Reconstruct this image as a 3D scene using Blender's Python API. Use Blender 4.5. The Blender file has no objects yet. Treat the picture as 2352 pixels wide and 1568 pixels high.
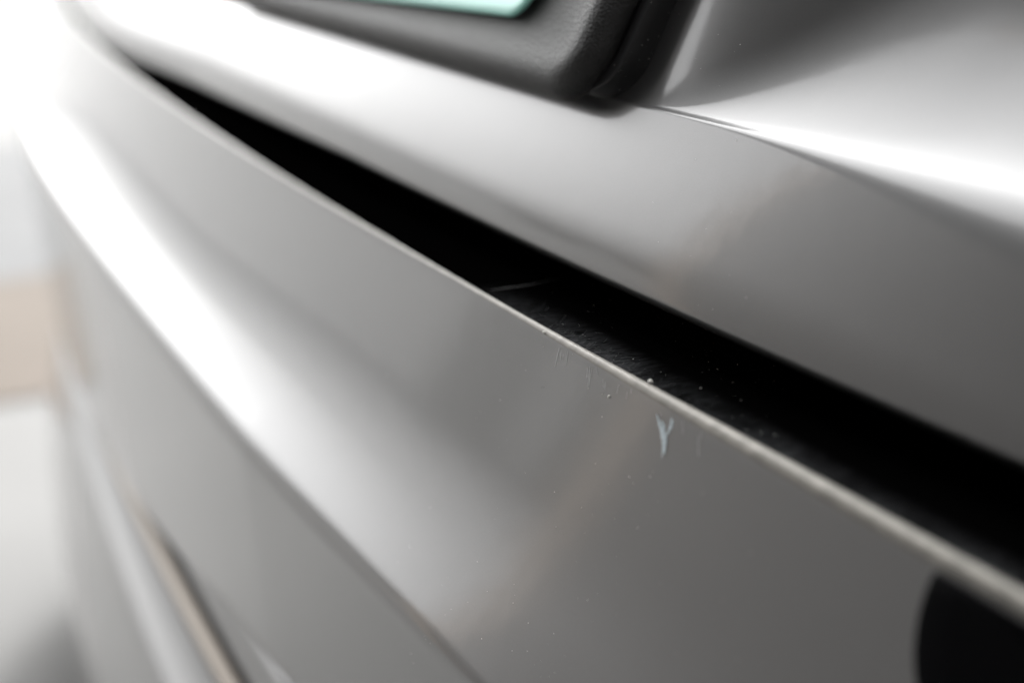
import bpy, bmesh, math, random
import numpy as np
from mathutils import Vector, Matrix
from mathutils.bvhtree import BVHTree

random.seed(7)
SC = bpy.context.scene
COL = SC.collection
R = math.radians

# ------------------------------------------------------------------ camera
PHI, TH = R(18.752), R(27.240)          # pitch down, angle between view and the car's rear face
FW = Vector((-math.cos(TH)*math.cos(PHI), math.sin(TH)*math.cos(PHI), -math.sin(PHI)))
RT = Vector((math.sin(TH), math.cos(TH), 0))
UP = RT.cross(FW)
CAM = Vector((0.31804, -0.20147, 0.13972))
cd = bpy.data.cameras.new("camera")
cam = bpy.data.objects.new("camera", cd); COL.objects.link(cam)
cam.matrix_world = Matrix(((RT.x, UP.x, -FW.x, CAM.x), (RT.y, UP.y, -FW.y, CAM.y), (RT.z, UP.z, -FW.z, CAM.z), (0, 0, 0, 1)))
cd.sensor_width = 36; cd.lens = 50; cd.clip_start = 0.01; cd.clip_end = 500
cd.dof.use_dof = True; cd.dof.focus_distance = 0.430; cd.dof.aperture_fstop = 4.2
cd.dof.aperture_blades = 9
SC.camera = cam

# ------------------------------------------------------------------ light
SUN_EL, SUN_AZ = R(26), math.atan2(0.52, -0.86)      # direction to the sun
sdir = Vector((math.cos(SUN_EL)*math.cos(SUN_AZ), math.cos(SUN_EL)*math.sin(SUN_AZ), math.sin(SUN_EL)))
w = bpy.data.worlds.new("World"); SC.world = w; w.use_nodes = True
nt = w.node_tree; nt.nodes.clear()
sky = nt.nodes.new("ShaderNodeTexSky"); sky.sky_type = 'NISHITA'; sky.sun_disc = False
sky.sun_elevation = SUN_EL; sky.sun_rotation = math.pi/2 - SUN_AZ
sky.dust_density = 6.0; sky.air_density = 1.0; sky.ozone_density = 1.0
hs = nt.nodes.new("ShaderNodeHueSaturation"); hs.inputs['Saturation'].default_value = 0.02
bg = nt.nodes.new("ShaderNodeBackground"); bg.inputs[1].default_value = 0.15
wo = nt.nodes.new("ShaderNodeOutputWorld")
nt.links.new(sky.outputs[0], hs.inputs['Color']); nt.links.new(hs.outputs[0], bg.inputs[0]); nt.links.new(bg.outputs[0], wo.inputs[0])
sl = bpy.data.lights.new("sun", 'SUN'); sl.energy = 0.8; sl.angle = R(12); sl.color = (1, .985, .96)
so = bpy.data.objects.new("sun", sl); COL.objects.link(so)
so.rotation_euler = sdir.to_track_quat('Z', 'Y').to_euler()
so.location = (-3, -4, 5)
vs = SC.view_settings
vs.view_transform = 'Standard'; vs.look = 'None'; vs.gamma = 1; vs.use_curve_mapping = False
vs.exposure = 2.42
SC.cycles.use_denoising = True
SC.cycles.max_bounces = 10

# ------------------------------------------------------------------ helpers
def mat(name, color, rough=.5, metal=0, coat=0, coat_rough=.03, spec=.5, noise=None, bump=None, sheen=0):
    m = bpy.data.materials.new(name); m.use_nodes = True
    t = m.node_tree; b = t.nodes["Principled BSDF"]
    b.inputs['Base Color'].default_value = (*color, 1)
    b.inputs['Roughness'].default_value = rough; b.inputs['Metallic'].default_value = metal
    b.inputs['Coat Weight'].default_value = coat; b.inputs['Coat Roughness'].default_value = coat_rough
    b.inputs['Specular IOR Level'].default_value = spec
    tc = t.nodes.new("ShaderNodeTexCoord")
    if noise:                                   # (scale, amount, stretch)
        n = t.nodes.new("ShaderNodeTexNoise"); n.inputs['Scale'].default_value = noise[0]; n.inputs['Detail'].default_value = 6
        mr = t.nodes.new("ShaderNodeMapRange"); mr.inputs[3].default_value = 1-noise[1]; mr.inputs[4].default_value = 1+noise[1]
        mx = t.nodes.new("ShaderNodeMix"); mx.data_type = 'RGBA'; mx.blend_type = 'MULTIPLY'; mx.inputs[0].default_value = 1
        mx.inputs[6].default_value = (*color, 1)
        t.links.new(tc.outputs['Object'], n.inputs['Vector']); t.links.new(n.outputs[0], mr.inputs[0])
        t.links.new(mr.outputs[0], mx.inputs[7]); t.links.new(mx.outputs[2], b.inputs['Base Color'])
    if bump:                                    # (scale, strength, distance)
        n2 = t.nodes.new("ShaderNodeTexNoise"); n2.inputs['Scale'].default_value = bump[0]; n2.inputs['Detail'].default_value = 3
        bp = t.nodes.new("ShaderNodeBump"); bp.inputs['Strength'].default_value = bump[1]; bp.inputs['Distance'].default_value = bump[2]
        t.links.new(tc.outputs['Object'], n2.inputs['Vector']); t.links.new(n2.outputs[0], bp.inputs['Height'])
        t.links.new(bp.outputs[0], b.inputs['Normal'])
        if coat: t.links.new(bp.outputs[0], b.inputs['Coat Normal'])
    return m

M = dict(
    paint=mat("grey_metallic_paint", (.195, .195, .195),   .38, .9, 1.0, .095, noise=(2600, .10), bump=(90, .02, .002)),
    black=mat("black_gloss_plastic", (.006, .006, .007), .22),
    dark=mat("recess_shade_black", (.004, .004, .004), .8, spec=.1),  # stands in for shade in the groove and under the bumper
    frame=mat("black_grained_plastic", (.009, .009, .009), .42, bump=(1300, .9, .0006)),
    backframe=mat("black_smooth_plastic", (.006, .006, .007), .5, noise=(400, .5)),
    plate=mat("mint_plate", (.36, .78, .68), .35, noise=(60, .06)),
    plate_edge=mat("plate_metal_edge", (.75, .75, .72), .3, .8),
    trim=mat("satin_trim", (.17, .152, .132), .40, 1.0),
    scuff=mat("pale_blue_paint_transfer", (.66, .75, .79), .6, noise=(900, .2)),
    dust=mat("pale_dust", (.85, .83, .78), .9),
    hair=mat("scratch_grey", (.016, .016, .016), .6),
    matte=mat("matte_black_plastic", (.002, .002, .0025), .6, spec=.02),
    worn_dulled=mat("worn_edge_dulled_highlight", (.15, .142, .126), .5, .7, .25, .25, noise=(160, .6), bump=(300, .2, .0006)),
    hair_face=mat("scratch_pale", (.62, .62, .62), .5),
    ground=mat("concrete", (.148, .147, .144), .9, spec=.1, noise=(3, .12)),
    wall=mat("dark_render_wall", (.034, .032, .031), .9, noise=(2, .2)),
    path=mat("tan_paving", (.095, .080, .067), .9, spec=.1, noise=(6, .2)),
    grey_strip=mat("grey_ground_band", (.105, .106, .107), .9, spec=.1, noise=(4, .15)),
    canopy_grey=mat("added_canopy_grey", (.06, .06, .06), .8, noise=(3, .1)),
    jamb=mat("tan_timber", (.22, .16, .11), .7, noise=(5, .2)),
    leaf=mat("leaf", (.13, .14, .12), .6),
)

# ledge: gap shade painted black, with a film of scuffed dust along its outer edge
ml = mat("dusty_ledge_shade_black", (.001, .001, .001), .7, spec=0); M['ledge'] = ml
t = ml.node_tree; b = t.nodes["Principled BSDF"]
tc = t.nodes.new("ShaderNodeTexCoord"); sp = t.nodes.new("ShaderNodeSeparateXYZ"); t.links.new(tc.outputs['Object'], sp.inputs[0])
m1 = t.nodes.new("ShaderNodeMapRange"); m1.inputs[1].default_value = .002; m1.inputs[2].default_value = .020; m1.inputs[3].default_value = 1; m1.inputs[4].default_value = 0
t.links.new(sp.outputs['Y'], m1.inputs[0])
mpp = t.nodes.new("ShaderNodeMapping"); mpp.inputs['Rotation'].default_value = (0, 0, R(-35)); mpp.inputs['Scale'].default_value = (1, .22, 1)
t.links.new(tc.outputs['Object'], mpp.inputs[0])
nz = t.nodes.new("ShaderNodeTexNoise"); nz.inputs['Scale'].default_value = 900; nz.inputs['Detail'].default_value = 8; nz.inputs['Roughness'].default_value = .7
t.links.new(mpp.outputs[0], nz.inputs['Vector'])
nb = t.nodes.new("ShaderNodeTexNoise"); nb.inputs['Scale'].default_value = 28; t.links.new(tc.outputs['Object'], nb.inputs['Vector'])
def mth(op, a_, b_):
    n = t.nodes.new("ShaderNodeMath"); n.operation = op
    for i_, v_ in enumerate((a_, b_)):
        if isinstance(v_, (int, float)): n.inputs[i_].default_value = v_
        else: t.links.new(v_, n.inputs[i_])
    n.use_clamp = True
    return n.outputs[0]
f = mth('MULTIPLY', mth('POWER', m1.outputs[0], 1.6), mth('MULTIPLY', mth('SUBTRACT', nz.outputs[0], .36), 4.0))
f = mth('MULTIPLY', f, mth('MULTIPLY', mth('SUBTRACT', nb.outputs[0], .30), 4.0))
m2 = t.nodes.new("ShaderNodeMapRange"); m2.inputs[1].default_value = -.11; m2.inputs[2].default_value = -.04
t.links.new(sp.outputs['X'], m2.inputs[0]); f = mth('MULTIPLY', f, m2.outputs[0])
mx = t.nodes.new("ShaderNodeMix"); mx.data_type = 'RGBA'; mx.inputs[6].default_value = (.001, .001, .001, 1); mx.inputs[7].default_value = (.085, .088, .092, 1)  # pale film is scuffed dust plus a painted sheen
t.links.new(f, mx.inputs[0]); t.links.new(mx.outputs[2], b.inputs['Base Color'])

# rubbed-on paint: broken, grainy film
t = M['scuff'].node_tree; b = t.nodes["Principled BSDF"]
tc = t.nodes.new("ShaderNodeTexCoord"); mpp = t.nodes.new("ShaderNodeMapping"); mpp.inputs['Scale'].default_value = (1, 1, .2); t.links.new(tc.outputs['Object'], mpp.inputs[0])
nz = t.nodes.new("ShaderNodeTexNoise"); nz.inputs['Scale'].default_value = 1500; nz.inputs['Detail'].default_value = 5; t.links.new(mpp.outputs[0], nz.inputs['Vector'])
t.links.new(mth('MULTIPLY', mth('SUBTRACT', nz.outputs[0], .25), 6.0), b.inputs['Alpha'])

def link(name, me, m, parent=None, smooth=True):
    o = bpy.data.objects.new(name, me); COL.objects.link(o)
    if m and not me.materials: me.materials.append(M[m])
    if smooth:
        for p in me.polygons: p.use_smooth = True
    o.parent = parent
    return o

def tag(o, label=None, cat=None, group=None, kind=None):
    for k, v in (("label", label), ("category", cat), ("group", group), ("kind", kind)):
        if v: o[k] = v
    return o

def grid(name, rows, m, parent=None, closed=False):
    """rows: list of lists of points -> quad sheet"""
    n = len(rows[0]); vs_, fs = [], []
    for r in rows: vs_ += [tuple(p) for p in r]
    for i in range(len(rows)-1):
        for j in range(n if closed else n-1):
            k = (j+1) % n
            fs.append((i*n+j, i*n+k, (i+1)*n+k, (i+1)*n+j))
    me = bpy.data.meshes.new(name); me.from_pydata(vs_, [], fs); me.update()
    return link(name, me, m, parent)

def box(name, lo, hi, m, parent=None, bevel=0):
    bm = bmesh.new(); bmesh.ops.create_cube(bm, size=1)
    for v in bm.verts:
        v.co = Vector([lo[i] + (v.co[i]+.5)*(hi[i]-lo[i]) for i in range(3)])
    if bevel: bmesh.ops.bevel(bm, geom=list(bm.edges), offset=bevel, segments=2, affect='EDGES')
    me = bpy.data.meshes.new(name); bm.to_mesh(me); bm.free()
    return link(name, me, m, parent, smooth=False)

def ray(px, py):                     # reading of the photograph (2352 x 1568) -> direction from the camera
    f = 50/36*2352
    return (FW + RT*((px-1176)/f) - UP*((py-784)/f)).normalized()

# ------------------------------------------------------------------ setting
GZ = -0.78
gm = bpy.data.meshes.new("ground"); gm.from_pydata([(-150, -150, GZ), (150, -150, GZ), (150, 150, GZ), (-150, 150, GZ)], [], [(0, 1, 2, 3)])
tag(link("ground", gm, 'ground', smooth=False), "pale sunlit concrete ground behind the bumper corner", kind="structure")

def strip(name, x0, x1, m, label):
    me = bpy.data.meshes.new(name); me.from_pydata([(x0, -.08, GZ+.004), (x1, -.08, GZ+.004), (x1, 5, GZ+.004), (x0, 5, GZ+.004)], [], [(0, 1, 2, 3)])
    tag(link(name, me, m, smooth=False), label, kind="structure")
strip("path", -3.0, -2.2, 'path', "blurred tan paving strip at the left edge behind the bumper corner")
strip("grey_strip", -4.7, -3.004, 'grey_strip', "blurred grey strip above the tan paving at the left edge")  # band of darker grey ground

wall = bpy.data.objects.new("garage_wall", None); COL.objects.link(wall); wall.location = (-2.75, -2.4, GZ)
tag(wall, "dark garage wall mirrored in the right half of the grey paint", "wall")
def wbox(n, lo, hi, m):
    o = box(n, lo, hi, m, wall); o.location = (0, 0, 0); return o
wbox("wall_panel", (0, -.3, 0), (9.0, 0, 6.5), 'wall')
wbox("added_canopy", (-.15, .03, 2.62), (9.0, 1.45, 2.80), 'canopy_grey')  # added out of view to darken what the lid lip reflects
wbox("end_wall", (5.3, .004, 0), (5.6, 7.0, 6.5), 'wall')
wbox("corner_post", (-.16, -.32, 0), (-.004, .02, 6.5), 'jamb')

# far tree line, seen only mirrored in the paint
def trees():
    vs_, fs = [], []
    rnd = random.Random(3)
    for t in range(12):
        az = R(rnd.uniform(31, 44)); d = rnd.uniform(24, 34)
        cx, cy = -d*math.cos(az), -d*math.sin(az); h = rnd.uniform(.6, 1.4); rr = h*rnd.uniform(.35, .6)
        for k in range(320):
            th = rnd.uniform(0, 6.283); zz = rnd.uniform(0, 1)**.8; rad = rr*math.sqrt(rnd.random())*math.sin(math.pi*(.15+.8*zz))
            c = Vector((cx+rad*math.cos(th), cy+rad*math.sin(th), GZ+h*zz)); s_ = rnd.uniform(.12, .3)
            a = Vector((rnd.gauss(0, 1), rnd.gauss(0, 1), rnd.gauss(0, 1))).normalized(); b = a.orthogonal().normalized()
            n0 = len(vs_); vs_ += [tuple(c+a*s_), tuple(c+b*s_), tuple(c-a*s_), tuple(c-b*s_)]; fs.append((n0, n0+1, n0+2, n0+3))
    me = bpy.data.meshes.new("far_trees"); me.from_pydata(vs_, [], fs)
    tag(link("far_trees", me, 'leaf', smooth=False), "ragged far tree line mirrored in the boot lid paint", "trees", kind="stuff")
trees()

# ------------------------------------------------------------------ car plan curve
def plan():
    P = []
    xs = list(np.linspace(.55, .2, 12)) + list(np.linspace(.195, -.35, 130)) + list(np.linspace(-.36, -1.42, 90))
    for x in xs:
        k = .066 if x < -.2 else .03
        P.append((x, k*(x+.2)**2))
    # corner wrap
    x0, y0 = P[-1]; a = math.atan(2*.066*1.22); r = .2
    for t in np.linspace(.04, 1, 34):
        b = a + (math.pi/2 - a)*t
        P.append((x0 - r*(math.sin(b)-math.sin(a)), y0 + r*(math.cos(a)-math.cos(b))))
    xe, ye = P[-1]
    for t in np.linspace(.03, .9, 14): P.append((xe, ye+t))
    return P
PLAN = plan()
def frames():
    out = []
    for i, p in enumerate(PLAN):
        q0 = PLAN[max(i-1, 0)]; q1 = PLAN[min(i+1, len(PLAN)-1)]
        tx, ty = q1[0]-q0[0], q1[1]-q0[1]; L = math.hypot(tx, ty); tx /= L; ty /= L
        out.append((p[0], p[1], ty, -tx*-1 if False else tx))      # outward normal = (ty, -tx) rotated for travel to -X
    return out
FR = [(x, y, -ty_, tx_) for (x, y, ty_, tx_) in frames()]           # normal (nx, ny)
def place(i, o, z):
    x, y, nx, ny = FR[i]
    return (x + nx*o, y + ny*o, z)

def integ(start, segs, up=False):
    """profile in (out, z); each seg = (length, normal angle start, end, steps)"""
    o, z = start; pts = [(o, z)]
    for L, a0, a1, n in segs:
        for k in range(n):
            a = R(a0 + (a1-a0)*(k+.5)/n); d = L/n
            if up: o -= math.sin(a)*d; z += math.cos(a)*d
            else: o += math.sin(a)*d; z -= math.cos(a)*d
            pts.append((o, z))
    return pts
def arc(r, a0, a1, n): return (abs(R(a1-a0))*r, a0, a1, n)
def loft(name, fn, m, parent):
    rows = []
    for i in range(len(FR)):
        rows.append([place(i, o, z) for o, z in fn(PLAN[i][0], i)])
    return grid(name, rows, m, parent)
def sstep(a, b, x):
    t = min(1, max(0, (x-a)/(b-a))); return t*t*(3-2*t)

car = bpy.data.objects.new("car", None); COL.objects.link(car)
tag(car, "grey metallic car seen close along its rear bumper and boot lid", "car")

# bumper: rounded upper edge, concave face flaring out to a sharp shoulder, undercut below
def bumper_prof(x, i):
    zt = float(np.interp(-x, [.1, .3, .42, .59, .8], [-.185, -.208, -.236, -.262, -.268]))
    r = .0014 + .0026*sstep(-.12, .10, x); a0 = 16 + 5*sstep(.35, .95, -x)
    ae = max(26, 49 - 72*max(0, x+.23))
    head = [arc(r, 92, a0, 10), (.040, a0, a0+5, 12), (.030, a0+5, a0+13, 12), (.029, a0+13, ae, 18), arc(.016, ae, -5, 14)]
    L = (integ((-r-.0003, 0), head)[-1][1] - zt)/math.cos(R(4))
    return integ((-r-.0003, 0), head + [(L, -5, -3, 12), arc(.006, -2, -88, 10), (.02, -90, -90, 2)])
bumper = loft("bumper", bumper_prof, 'paint', car)
# the rounded top edge is scratched; colour also dulled to tone down sky highlight
bumper.data.materials.append(M['worn_dulled']); bumper.data.materials.append(M['dark'])
nprof = len(bumper_prof(0, 0)) - 1
for pi, p in enumerate(bumper.data.polygons):
    if pi % nprof < 10: p.material_index = 1
    elif pi % nprof >= nprof - 10: p.material_index = 2  # underside coloured black in place of shade

# ledge in the shut line, its gap shade painted black, and the dark space behind it
def ledge_prof(x, i): return [(-.0010 - .0026*sstep(-.12, .10, x), -.0004), (-.012, -.0008), (-.03, -.0012), (-.06, -.002), (-.075, -.002), (-.078, .001), (-.079, .06)]
ledge = loft("shut_line_ledge", ledge_prof, 'ledge', car)

# lower trim and valance
SO, SZ = .037, -.277
def groove_prof(x, i): return [(.0, -.185), (-.010, -.190), (-.016, -.20), (-.016, -.36), (.0, -.37)]
loft("groove", groove_prof, 'dark', car)
def strip_prof(x, i): return integ((SO-.007, SZ), [(.007, 80, 60, 2), arc(.003, 60, -10, 6), (.006, -10, -20, 3), arc(.003, -20, -90, 4), (.014, -90, -90, 2)])
loft("trim_strip", strip_prof, 'trim', car)
def val_prof(x, i): return integ((SO-.056, SZ-.048), [(.010, 56, 40, 3), (.020, 10, 20, 4), (.060, 30, 44, 10), arc(.02, 44, 12, 8), (.12, 12, 8, 8), (.12, 6, -8, 8), arc(.03, -8, -90, 6), (.3, -90, -90, 2)])
loft("lower_valance", val_prof, 'paint', car)

# boot lid: lip, crease and plate recess
def lid_prof(x, i):
    k = sstep(-.03, .16, x); aw = 27 - 7*k
    ext = float(np.interp(-x, [.0, .15, .28, .40, .58, .74], [.006, .006, .006, .0085, .0135, .0175]))
    roll = arc(.003 + .036*k, 60, aw, 12)
    o1, z1 = integ((0, 0), [roll])[-1]
    rest = (.0455 + ext + z1)/math.cos(R((aw+12)/2))
    face = [roll, (rest*.68, aw, 20, 14), (rest*.32, 20, 9, 10)]
    ob, zb = integ((0, 0), face)[-1]
    ot = -.0225 - .09*max(0, x+.15)**2 + .016*sstep(.55, .90, -x) - ob; zt = .0205 - ext - zb
    down = integ((ot, zt), face + [arc(.004, 9, -90, 8), (.05, -90, -90, 3)])
    q = sstep(-.060, .035, x); s1 = .0004 + .008*q + .15*max(0, x-.01)*sstep(.0, .06, x)
    upw = integ((ot, zt), [(s1, 62, 52, 6), (.0005 + .030*q - .010*sstep(.05, .13, x), 52, 40, 12), (.012 + .022*q, 40, 27, 8), (.30, 27, 24, 8)], up=True)
    return list(reversed(upw)) + down[1:]
lid = loft("boot_lid", lid_prof, 'paint', car)

# rest of the car behind and above: rear glass, roof and flanks, out of the picture but shading the ground
def body_prof(x, i):
    u = lid_prof(x, i)[0]
    return [(u[0]-.004, u[1]), (u[0]-.03, u[1]+.03), (u[0]-.22, u[1]+.30), (u[0]-.32, u[1]+.36)]
loft("rear_glass", body_prof, 'black', car)
u = lid_prof(-.3, 100)[0]
bx = box("roof", (-1.30, -u[0]+.25, u[1]+.345), (.80, 2.6, u[1]+.375), 'paint', car, bevel=.01)
bx = box("cabin", (-1.38, -u[0]+.40, -.50), (.86, 2.4, u[1]+.34), 'black', car, bevel=.02)

# ------------------------------------------------------------------ number plate holder
TA = R(27.5)
HO = Vector((-.003, .0425, .0695)); HV = Vector((0, math.sin(TA), math.cos(TA))); HW = Vector((0, -math.cos(TA), math.sin(TA)))
def hp(u, v, ww): return HO + Vector((u, 0, 0)) + HV*v + HW*ww
def rrect(u0, u1, v0, v1, r, n=14):
    pts = []
    for cx, cy, a in ((u1-r, v1-r, 0), (u0+r, v1-r, 90), (u0+r, v0+r, 180), (u1-r, v0+r, 270)):
        for k in range(n+1):
            t = R(a + 90*k/n); pts.append((cx + r*math.cos(t), cy + r*math.sin(t)))
    return pts
def rlayer(name, rect, r, rings, m, parent, rot=0, cap=True):
    """rounded plate: rings = [(inset, w)]"""
    u0, u1, v0, v1 = rect; rows = []
    for ins, ww in rings:
        rr = max(r-ins, .0015)
        rows.append([hp(u, v, ww) for u, v in rrect(u0+ins, u1-ins, v0+ins, v1-ins, rr)])
    if rot:
        c = hp(u1, v0, 0); q = Matrix.Translation(c) @ Matrix.Rotation(rot, 4, HW) @ Matrix.Translation(-c)
        rows = [[q @ p for p in rw] for rw in rows]
    n = len(rows[0]); vs_ = [tuple(p) for rw in rows for p in rw]; fs = []
    for i in range(len(rows)-1):
        for j in range(n):
            k = (j+1) % n; fs.append((i*n+j, i*n+k, (i+1)*n+k, (i+1)*n+j))
    if cap: fs.append(tuple((len(rows)-1)*n + j for j in range(n)))
    me = bpy.data.meshes.new(name); me.from_pydata(vs_, [], fs); me.update()
    return link(name, me, m, parent)
holder = rlayer("plate_holder", (-.556, -.0720, -.0050, .165), .016,
    [(.0002, -.03), (0, .0008), (0, .0042), (.0003, .0047), (.0008, .0049), (.0055, .0050), (.0062, .0044), (.007, .0036)], 'backframe', car, cap=True)
holder["label"] = "smooth dusty black backing of the number plate holder"
front = rlayer("plate_frame", (-.548, -.0790, -.0108, .158), .019,
    [(.001, .0036), (.0003, .0048), (0, .0056), (.0006, .0090), (.0014, .0110), (.003, .0128), (.0052, .0142), (.008, .0150), (.012, .0149), (.024, .0140), (.040, .0138)], 'frame', holder)
front["label"] = "grained black plastic frame around the number plate"
pl = rlayer("number_plate", (-.56+.02, -.1240, .0112, .152), .013, [(.0003, .0158), (0, .0161), (0, .0174), (.0003, .0177), (.003, .0179), (.004, .0177)], 'plate', car, rot=R(2.2))
pl["label"] = "mint green number plate with rounded corner"

# ------------------------------------------------------------------ round black cap in the bumper face
DG = bpy.context.evaluated_depsgraph_get()
def bvh(o): return BVHTree.FromObject(o, DG)
bpy.context.view_layer.update()
BV = {n: bvh(o) for n, o in (("bumper", bumper), ("ledge", ledge), ("lid", lid), ("holder", holder))}
def on(which, px, py):
    return BV[which].ray_cast(CAM, ray(px, py))

def offset_hit(which, px, py, off=.0001):
    p, n, _, _ = on(which, px, py)
    if p is None: return None
    if n.dot(p-CAM) > 0: n = -n
    return p + n*off

sx, sz = .1505, -.0095                       # centre of the cap on the face, metres
rows = []
for rr, off in ((1.0, .0000), (1.0, .0010), (.985, .0016), (.96, .0018), (.7, .0018), (.35, .0018), (.02, .0018)):
    ring = []
    for k in range(64):
        a = 2*math.pi*k/64
        x = sx + .0325*rr*math.cos(a); z = min(sz + .030*rr*math.sin(a), -.0040)
        p, n, _, _ = BV["bumper"].ray_cast(Vector((x, -.5, z)), Vector((0, 1, 0)))
        if n.y > 0: n = -n
        ring.append(p + n*off)
    rows.append(ring)
cap = grid("sensor_cap", rows, 'matte', bumper, closed=True)
cap["label"] = "round black cap let into the bumper just below its edge"

# ------------------------------------------------------------------ marks, scratches and dust
def ribbon(name, which, pts, m, parent, off=.00012, sub=6, jit=(.75, 1.2)):
    L, Rr = [], []
    P = []
    for (x0, y0, w0), (x1, y1, w1) in zip(pts, pts[1:]):
        for k in range(sub):
            t = k/sub; P.append((x0+(x1-x0)*t, y0+(y1-y0)*t, w0+(w1-w0)*t))
    P.append(pts[-1])
    rows = []
    for i, (x, y, ww) in enumerate(P):
        q0, q1 = P[max(0, i-1)], P[min(len(P)-1, i+1)]
        dx, dy = q1[0]-q0[0], q1[1]-q0[1]; L = math.hypot(dx, dy) or 1
        nx, ny = -dy/L, dx/L
        wl, wr = ww*random.uniform(*jit), ww*random.uniform(*jit)
        a = offset_hit(which, x+nx*wl, y+ny*wl, off); b = offset_hit(which, x-nx*wr, y-ny*wr, off)
        if a is None or b is None: continue
        rows.append([a, b])
    return rows
def sheet_from(name, list_rows, m, parent):
    vs_, fs = [], []
    for rows in list_rows:
        for i, (a, b) in enumerate(rows):
            vs_ += [tuple(a), tuple(b)]
            if i: n = len(vs_); fs.append((n-4, n-3, n-1, n-2))
    me = bpy.data.meshes.new(name); me.from_pydata(vs_, [], fs); me.update()
    return link(name, me, m, parent)
def smear(skel, n, spread, wd):
    out = []
    for k in range(n):
        dx = random.uniform(-spread, spread); t0 = random.uniform(0, .35); t1 = random.uniform(.6, 1)
        m_ = len(skel)-1; pts = []
        for q_ in np.linspace(t0, t1, 6):
            f_ = q_*m_; i_ = min(int(f_), m_-1); u_ = f_-i_
            pts.append((skel[i_][0]+(skel[i_+1][0]-skel[i_][0])*u_+dx*(1-.5*q_)+random.uniform(-.8, .8), skel[i_][1]+(skel[i_+1][1]-skel[i_][1])*u_, wd*random.uniform(.5, 1.1)*(1-abs(2*(q_-t0)/(t1-t0)-1)**3*.7)))
        out.append(ribbon("", "bumper", pts, '', None, off=.00008+.00002*k, jit=(.3, 1.4), sub=5))
    return out
a = sheet_from("paint_mark", smear([(1510, 946), (1518, 972), (1526, 998), (1527, 1024), (1524, 1056)], 9, 6, 3.2), 'scuff', bumper)
a["label"] = "long pale blue streak of rubbed off paint"
b = sheet_from("paint_mark", smear([(1544, 954), (1543, 972), (1538, 988), (1531, 1004)], 5, 4, 2.8), 'scuff', bumper)
b["label"] = "short pale blue streak beside the longer one"

def edge_y(x):
    T = [(900, 560), (1050, 640), (1200, 730), (1320, 805), (1450, 882), (1600, 970), (1800, 1080), (2000, 1190)]
    return float(np.interp(x, [t[0] for t in T], [t[1] for t in T]))
def hairs(n, gen, which):
    out = []
    for _ in range(n):
        r = ribbon("", which, gen(), '', None, off=.00008, sub=3)
        if len(r) > 2: out.append(r)
    return out
def g_ledge():
    x = random.gauss(1400, 95); y = edge_y(x) - 6 - abs(random.gauss(0, 20)); L = 4 + 26*random.random()**2.2; a = R(random.choice((random.gauss(-36, 9), random.gauss(-26, 8), random.gauss(10, 20)))); c = random.gauss(0, .18)
    return [(x+L*t*math.cos(a+c*t), y+L*t*math.sin(a+c*t), random.uniform(.08, .26)) for t in (0, .35, .7, 1)]
def g_face():
    x = random.gauss(1420, 75); y = edge_y(x) + 8 + random.uniform(0, 26); L = random.uniform(8, 46); a = R(random.gauss(95, 7))
    return [(x+L*t*math.cos(a), y+L*t*math.sin(a), random.uniform(.3, .6)) for t in (0, .5, 1)]
sc1 = sheet_from("hairline_scratches", hairs(150, g_ledge, "ledge"), 'hair', ledge); sc1["kind"] = "stuff"
sc2 = sheet_from("hairline_scratches", hairs(18, g_face, "bumper"), 'hair_face', bumper); sc2["kind"] = "stuff"
fib = sheet_from("stray_fibre", [ribbon("", "ledge", [(1128, 667, .4), (1170, 661, 1.1), (1215, 655, .8), (1255, 645, 1.2), (1290, 640, .4)], '', None)], 'hair', ledge)

def blob_mesh(points, name):
    vs_, fs = [], []
    for c, r in points:
        bm = bmesh.new(); bmesh.ops.create_icosphere(bm, subdivisions=1, radius=r)
        n0 = len(vs_)
        for v in bm.verts: vs_.append(tuple(c + v.co*random.uniform(.7, 1.25)))
        bm.verts.index_update()
        for f in bm.faces: fs.append(tuple(n0+v.index for v in f.verts))
        bm.free()
    me = bpy.data.meshes.new(name); me.from_pydata(vs_, [], fs); me.update(); return me
for px, py, r in ((1494, 877, .00085), (1250, 764, .0006), (1399, 911, .0005)):
    h = offset_hit("ledge" if py < edge_y(px) else "bumper", px, py, 0) or offset_hit("bumper", px, py, 0)
    link("grit_grain", blob_mesh([(h, r)], "grit_grain"), 'dust', bumper)
def dust(which, parent, n, reg, rmin=.00006, rmax=.0002):
    pts = []
    while len(pts) < n:
        x, y = random.uniform(reg[0], reg[2]), random.uniform(reg[1], reg[3])
        if which == "bumper" and y < edge_y(x)+6: continue
        if which == "ledge" and y > edge_y(x)-4: continue
        h = offset_hit(which, x, y, 0)
        if h is None: n -= 1; continue
        pts.append((h, rmin + (rmax-rmin)*random.random()**3))
    if pts:
        o = link("dust_specks", blob_mesh(pts, "dust_specks"), 'dust', parent); o["kind"] = "stuff"
dust("bumper", bumper, 110, (850, 750, 1800, 1560))
dust("ledge", ledge, 130, (1250, 640, 1800, 1050), .00005, .00016)
dust("lid", lid, 26, (1440, 20, 1800, 760))
dust("holder", holder, 90, (1400, 0, 1600, 250), .00004, .00016)
